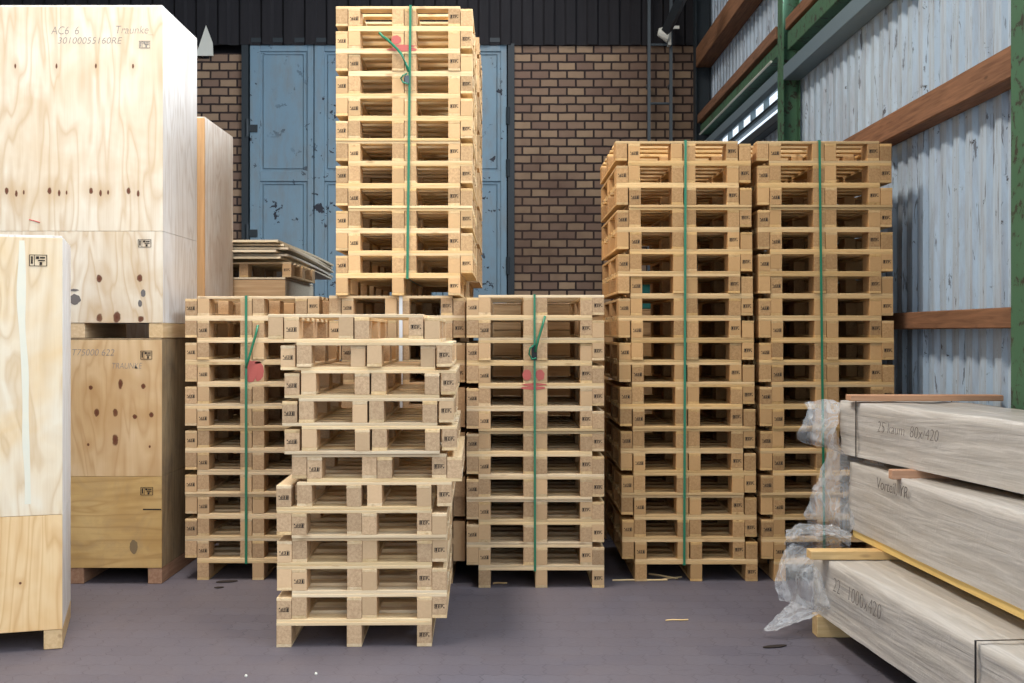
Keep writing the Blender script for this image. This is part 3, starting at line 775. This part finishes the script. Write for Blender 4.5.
# ------------------------------------------------------------------ wrapped timber packages on the right
def crumple(o, amp, sc, seed, axis=None):
    for v in o.data.vertices:
        p = v.co*sc
        n = noise.noise_vector(p+Vector((seed, seed*2, 0)))
        n2 = noise.noise_vector(p*2.7+Vector((seed*3, 1, seed)))
        v.co += (n*amp+n2*amp*.4)
def package(name, label, loc, rz, W, Ht, L, nl, wrap_bottom=0.0, ridge=.012, seed=0):
    """origin at far left bottom corner; the package runs toward -y"""
    r = empty(name, loc, (0, 0, rz)); tag(r, label, 'timber package', 'film-wrapped timber packages')
    h = Ht/nl
    for k in range(nl):
        mat = M['yplank'] if (wrap_bottom and k == 0) else M['plank']
        o = []; nw = 5; ww = W/nw
        for j in range(nw): o.append((j*ww+.001, (j+1)*ww-.001, -L+.02*((j*7+k*3) % 5), -.012*((j*3+k*5) % 4), k*h+.0008, (k+1)*h-.0008))
        mesh_obj('plank_layer', boxes(o, .002), mat, r)
    # wrap: closed sleeve with wrinkles
    b = bmesh.new(); g = .012; z0 = wrap_bottom-.001; nx, ny, nz = 14, 90, 8
    loop = []
    for i in range(nz+1): loop.append((-g, z0+(Ht+g-z0)*i/nz))
    for i in range(1, nx+1): loop.append((-g+(W+2*g)*i/nx, Ht+g))
    for i in range(1, nz+1): loop.append((W+g, Ht+g-(Ht+g-z0)*i/nz))
    rings = []
    for j in range(ny+1):
        y = .012-(L+.02)*j/ny; ring = []
        for (x, z) in loop:
            f = noise.noise(Vector((x*3, y*1.1+z*2.5+seed, z*9+seed))); f2 = noise.noise(Vector((x*8+seed, y*2.6-z*6, z*22)))
            a = (f*.6+abs(f2)*.55)*ridge
            nxn = -1 if x < 0 else (1 if x > W else 0); nzn = 1 if z > Ht else 0
            ring.append(b.verts.new((x+nxn*a, y, z+nzn*a)))
        rings.append(ring)
    for A_, B_ in zip(rings, rings[1:]):
        for i in range(len(loop)-1): b.faces.new([A_[i], A_[i+1], B_[i+1], B_[i]])
    # closed far end
    c = [b.verts.new((v.co.x*.9+W*.05, .03, v.co.z*.9+Ht*.05)) for v in rings[0]]
    for i in range(len(loop)-1): b.faces.new([rings[0][i], c[i], c[i+1], rings[0][i+1]])
    b.faces.new(c)
    mesh_obj('wrap', b, M['wrap'], r, True)
    return r
SIDE = Matrix(((0, 0, -1), (-1, 0, 0), (0, 1, 0)))      # text x -> -y, text y -> z, normal -> -x
def pstrap(r, y, W, Ht, z0, mat, w=.014, name='strap'):
    g = .026; pts = []
    for i in range(5): pts.append((-g, y, z0+(Ht+g-z0)*i/5))
    for i in range(6): pts.append((-g+(W+2*g)*i/5, y, Ht+g))
    for i in range(1, 6): pts.append((W+g, y, Ht+g-(Ht+g-z0)*i/5))
    for i in range(1, 5): pts.append((W+g-(W+2*g)*i/5, y, z0-.002))
    return mesh_obj(name, ribbon_loop(bmesh.new(), pts, w, .002, (0,1,0)), mat, r)

P3 = package('timber_package', 'lowest film-wrapped timber package resting on a floor block', (1.690, 6.22, .115), .076, .84, .30, 2.9, 8, ridge=.014, seed=1)
pstrap(P3, -1.83, .84, .30, -.002, M['bstrap'])
text(P3, '22   1000x420', .11, (-.030, -.32, .18), SIDE, M['marker'], width=.62, thick=-.003)
P2 = package('timber_package', 'middle film-wrapped timber package with a bare yellow bottom plank', (1.946, 6.42, .480), .0596, .60, .405, 3.1, 9, wrap_bottom=.046, ridge=.012, seed=5)
text(P2, 'Vorteil, YR', .085, (-.030, -.42, .33), SIDE, M['marker'], width=.40, thick=-.001)
P1 = package('timber_package', 'topmost film-wrapped timber package under the reddish plank', (1.925, 6.52, .938), .172, .52, .285, 1.78, 8, ridge=.018, seed=9)
text(P1, '25 kaum  80x/420', .085, (-.034, -.45, .16), SIDE, M['marker'], width=.60, thick=-.002)
pstrap(P1, -.20, .52, .285, -.002, M['bstrap'], .010)
def lone(name, label, cat, x0, x1, y0, y1, z0, z1, mat, rz=0.0, origin=None):
    cx, cy = (x0, y0) if origin is None else origin
    o = mesh_obj(name, boxes([(x0-cx, x1-cx, y0-cy, y1-cy, 0, z1-z0)], .003), M[mat]); o.location = (cx, cy, z0); o.rotation_euler.z = rz
    tag(o, label, cat); return o
lone('floor_block', 'squared timber block on the floor under the lowest wrapped package', 'block', 1.66, 2.5, 6.10, 6.20, 0, .113, 'batten')
lone('floor_block', 'timber block under the near end of the lowest wrapped package', 'block', 1.92, 2.72, 3.9, 4.0, 0, .113, 'batten')
lone('batten', 'light batten between the lowest and the middle wrapped package', 'batten', 1.60, 2.48, 6.0, 6.09, .433, .478, 'batten')
lone('batten', 'batten between the lower packages near the camera', 'batten', 2.05, 2.60, 4.2, 4.29, .433, .478, 'batten')
lone('batten', 'short pale batten end under the topmost wrapped package', 'batten', 1.93, 2.55, 5.72, 5.775, .889, .936, 'redplank')
lone('batten', 'batten under the near end of the topmost wrapped package', 'batten', 2.34, 2.62, 4.95, 5.01, .889, .936, 'redplank')
lone('plank', 'reddish plank lying across the far end of the topmost package', 'plank', 1.90, 2.74, 6.30, 6.40, 1.246, 1.278, 'redplank')

# loose film
def sheet(name, label, rows, amp=.02, sc=9.0, seed=0, nu=34, nv=34, parent=None, group=None):
    """rows of (px, py, d) control points turned into a crumpled film"""
    P = [[at(*c) for c in r] for r in rows]
    def cr(p, t):
        n = len(p)-1; f = min(t*n, n-1e-6); i = int(f); u = f-i
        p0 = p[max(i-1, 0)]; p1 = p[i]; p2 = p[i+1]; p3 = p[min(i+2, n)]
        return .5*((2*p1)+(-p0+p2)*u+(2*p0-5*p1+4*p2-p3)*u*u+(-p0+3*p1-3*p2+p3)*u**3)
    b = bmesh.new(); G = []
    for i in range(nu+1):
        row = []
        for j in range(nv+1):
            q = cr([cr(r, j/nv) for r in P], i/nu)
            k = q*sc+Vector((seed, 0, 0)); nn = noise.noise_vector(k); n2 = noise.noise_vector(k*2.6)
            q = q+Vector((nn.x*.5, nn.y*1.6, nn.z*.5))*amp+n2*amp*.45
            q.z = max(q.z, .004)
            row.append(b.verts.new(q))
        G.append(row)
    for i in range(nu):
        for j in range(nv): b.faces.new([G[i][j], G[i+1][j], G[i+1][j+1], G[i][j+1]])
    o = mesh_obj(name, b, M['film'], parent, True)
    tag(o, label, 'film', group); return o
sheet('plastic_film', 'clear film flap sticking out from the topmost wrapped package',
      [[(806,402,6.60),(825,400,6.62),(842,402,6.6)], [(806,415,6.55),(822,418,6.5),(838,418,6.45)], [(796,436,6.6),(815,440,6.5),(834,440,6.4)], [(815,445,6.6),(830,450,6.5),(845,455,6.4)]], .022, 11, 1)
sheet('plastic_film', 'clear film hanging from the end of the middle wrapped package',
      [[(834,430,6.6),(848,445,6.55),(868,450,6.4),(886,462,6.2)], [(828,450,6.7),(842,462,6.6),(860,475,6.4),(878,490,6.2)],
       [(815,485,6.7),(832,492,6.6),(850,500,6.45),(866,510,6.25)], [(804,515,6.7),(820,520,6.6),(838,522,6.5),(852,535,6.4)], [(812,522,6.8),(825,530,6.7),(838,538,6.6),(850,545,6.45)]], .026, 10, 4)
sheet('plastic_film', 'clear film bunched between the lowest and middle wrapped packages',
      [[(786,530,6.5),(805,524,6.5),(828,524,6.5),(850,532,6.45)], [(785,540,6.4),(808,536,6.35),(830,536,6.3),(852,540,6.3)], [(790,556,6.5),(812,552,6.5),(834,548,6.5),(850,548,6.4)]], .026, 12, 7)
sheet('plastic_film', 'clear film bag bulging off the end of the lowest wrapped package',
      [[(790,544,6.5),(808,548,6.4),(828,552,6.25),(846,566,6.05)], [(780,562,6.45),(798,566,6.3),(820,576,6.1),(842,590,5.98)],
       [(775,585,6.4),(792,592,6.3),(815,600,6.1),(836,606,5.95)], [(780,600,6.35),(800,606,6.25),(822,612,6.1),(842,622,5.95)]], .024, 10, 9)
sheet('plastic_film', 'pointed clear film tail trailing onto the floor',
      [[(800,596,6.3),(812,602,6.25),(828,606,6.2)], [(788,604,6.28),(800,612,6.15),(814,616,6.1)], [(775,618,6.15),(782,624,6.1),(790,626,6.05)], [(764,630,6.1),(767,631,6.08),(772,631,6.06)]], .014, 12, 12)
sheet('plastic_film', 'torn grey film strip hanging between the middle and tall stacks',
      [[(608,362,8.9),(611,362,8.9),(614,363,8.9)], [(606,430,8.9),(610,430,8.85),(614,430,8.9)], [(607,500,8.9),(611,500,8.85),(615,500,8.9)], [(607,540,8.9),(610,541,8.9),(612,541,8.9)]], .03, 14, 15, nu=60, nv=6)

# ------------------------------------------------------------------ litter on the floor
def sliver(px, py, ln, ang, mat, label, name='wood_splinter', cat='splinter', w=.006, group=None):
    d = H*F/(py-VY); p = at(px, py, d); b = bmesh.new()
    pts = [(-ln/2, 0, .004), (-ln/6, .004, .006), (ln/5, -.003, .005), (ln/2, .003, .004)]
    tube(b, pts, w/2, 4); o = mesh_obj(name, b, M[mat]); o.location = (p.x, p.y, .001); o.rotation_euler.z = ang
    tag(o, label, cat, group)
sliver(640, 581, .36, .03, 'batten', 'long pale wood splinter on the floor before the tall stack', w=.012)
sliver(663, 577, .22, -.7, 'batten', 'curled pale wood splinter under the tall stack before the bricks', w=.012)
sliver(672, 579, .16, .5, 'batten', 'short pale splinter right of the long one', w=.01)
sliver(500, 584, .09, .1, 'batten', 'tiny pale splinter on the floor left of the middle stack', w=.010)
sliver(677, 621, .13, .1, 'batten', 'thin pale splinter on the open floor', w=.008)
for (px, py, w, h, lab) in ((227, 582, .07, .03, 'dark wet leaf scrap on the floor by the left strapped stack'), (219, 588, .03, .02, 'small dark scrap beside the wet leaf scrap'), (775, 647, .07, .022, 'dark flat scrap on the floor left of the wrapped timber')):
    d = H*F/(py-VY); p = at(px, py, d)
    o = blob(0, 0, w, h, px, M['ink'], 'dark_scrap', None, y=0, th=.003, n=14); o.rotation_euler = (math.pi/2, 0, .3); o.location = (p.x, p.y, .003); tag(o, lab, 'scrap')
for (px, py, lab) in ((246, 677, 'tiny white chip on the floor near the front stack'), (316, 675, 'small pale twig end on the floor below the front stack')):
    d = H*F/(py-VY); p = at(px, py, d)
    b = bmesh.new(); bmesh.ops.create_icosphere(b, subdivisions=1, radius=.008); o = mesh_obj('floor_chip', b, M['white']); o.location = (p.x, p.y, .006); tag(o, lab, 'chip')

# ------------------------------------------------------------------ light
w = bpy.data.worlds.new('World'); scene.world = w; w.use_nodes = True
nt = w.node_tree; bg = nt.nodes['Background']; bg.inputs[0].default_value = (.80, .90, 1.0, 1); bg.inputs[1].default_value = 1.55
def area(name, loc, rot, sx, sy, e, c):
    l = bpy.data.lights.new(name, 'AREA'); l.shape = 'RECTANGLE'; l.size = sx; l.size_y = sy; l.energy = e; l.color = c
    o = bpy.data.objects.new(name, l); COL.objects.link(o); o.location = loc; o.rotation_euler = rot; return o
area('rooflight_left', (-1.9, 5.6, 7.5), (0, 0, 0), 1.0, 4.0, 600, (1.0, .92, .82))
area('window_daylight', (2.68, 8.4, 5.75), (0, math.radians(90), 0), 2.0, 4.6, 420, (.78, .89, 1.0))
area('window_daylight_near', (2.68, 2.9, 5.75), (0, math.radians(90), 0), 2.0, 5.0, 420, (.78, .89, 1.0))
area('rooflight_back', (-.2, 12.6, 7.5), (0, 0, 0), 1.0, 3.0, 120, (1.0, .95, .9))
sun = bpy.data.lights.new('sun', 'SUN'); sun.energy = .75; sun.angle = math.radians(25); sun.color = (1.0, .98, .95)
so = bpy.data.objects.new('sun', sun); COL.objects.link(so)
dirv = Vector((-.42, 1.0, -.45)).normalized(); so.rotation_euler = dirv.to_track_quat('-Z', 'Y').to_euler()

# ------------------------------------------------------------------ camera
cam = bpy.data.cameras.new('camera'); co = bpy.data.objects.new('camera', cam); COL.objects.link(co)
co.location = (0, 0, H); co.rotation_euler = (math.pi/2, 0, 0)
cam.sensor_width = 36; cam.lens = F/1024*36; cam.shift_x = (512-UX)/1024; cam.shift_y = -(341.5-VY)/1024
cam.clip_end = 200
scene.camera = co
vs = scene.view_settings
vs.view_transform = 'Standard'; vs.look = 'None'; vs.gamma = 1; vs.use_curve_mapping = False; vs.exposure = 0.0
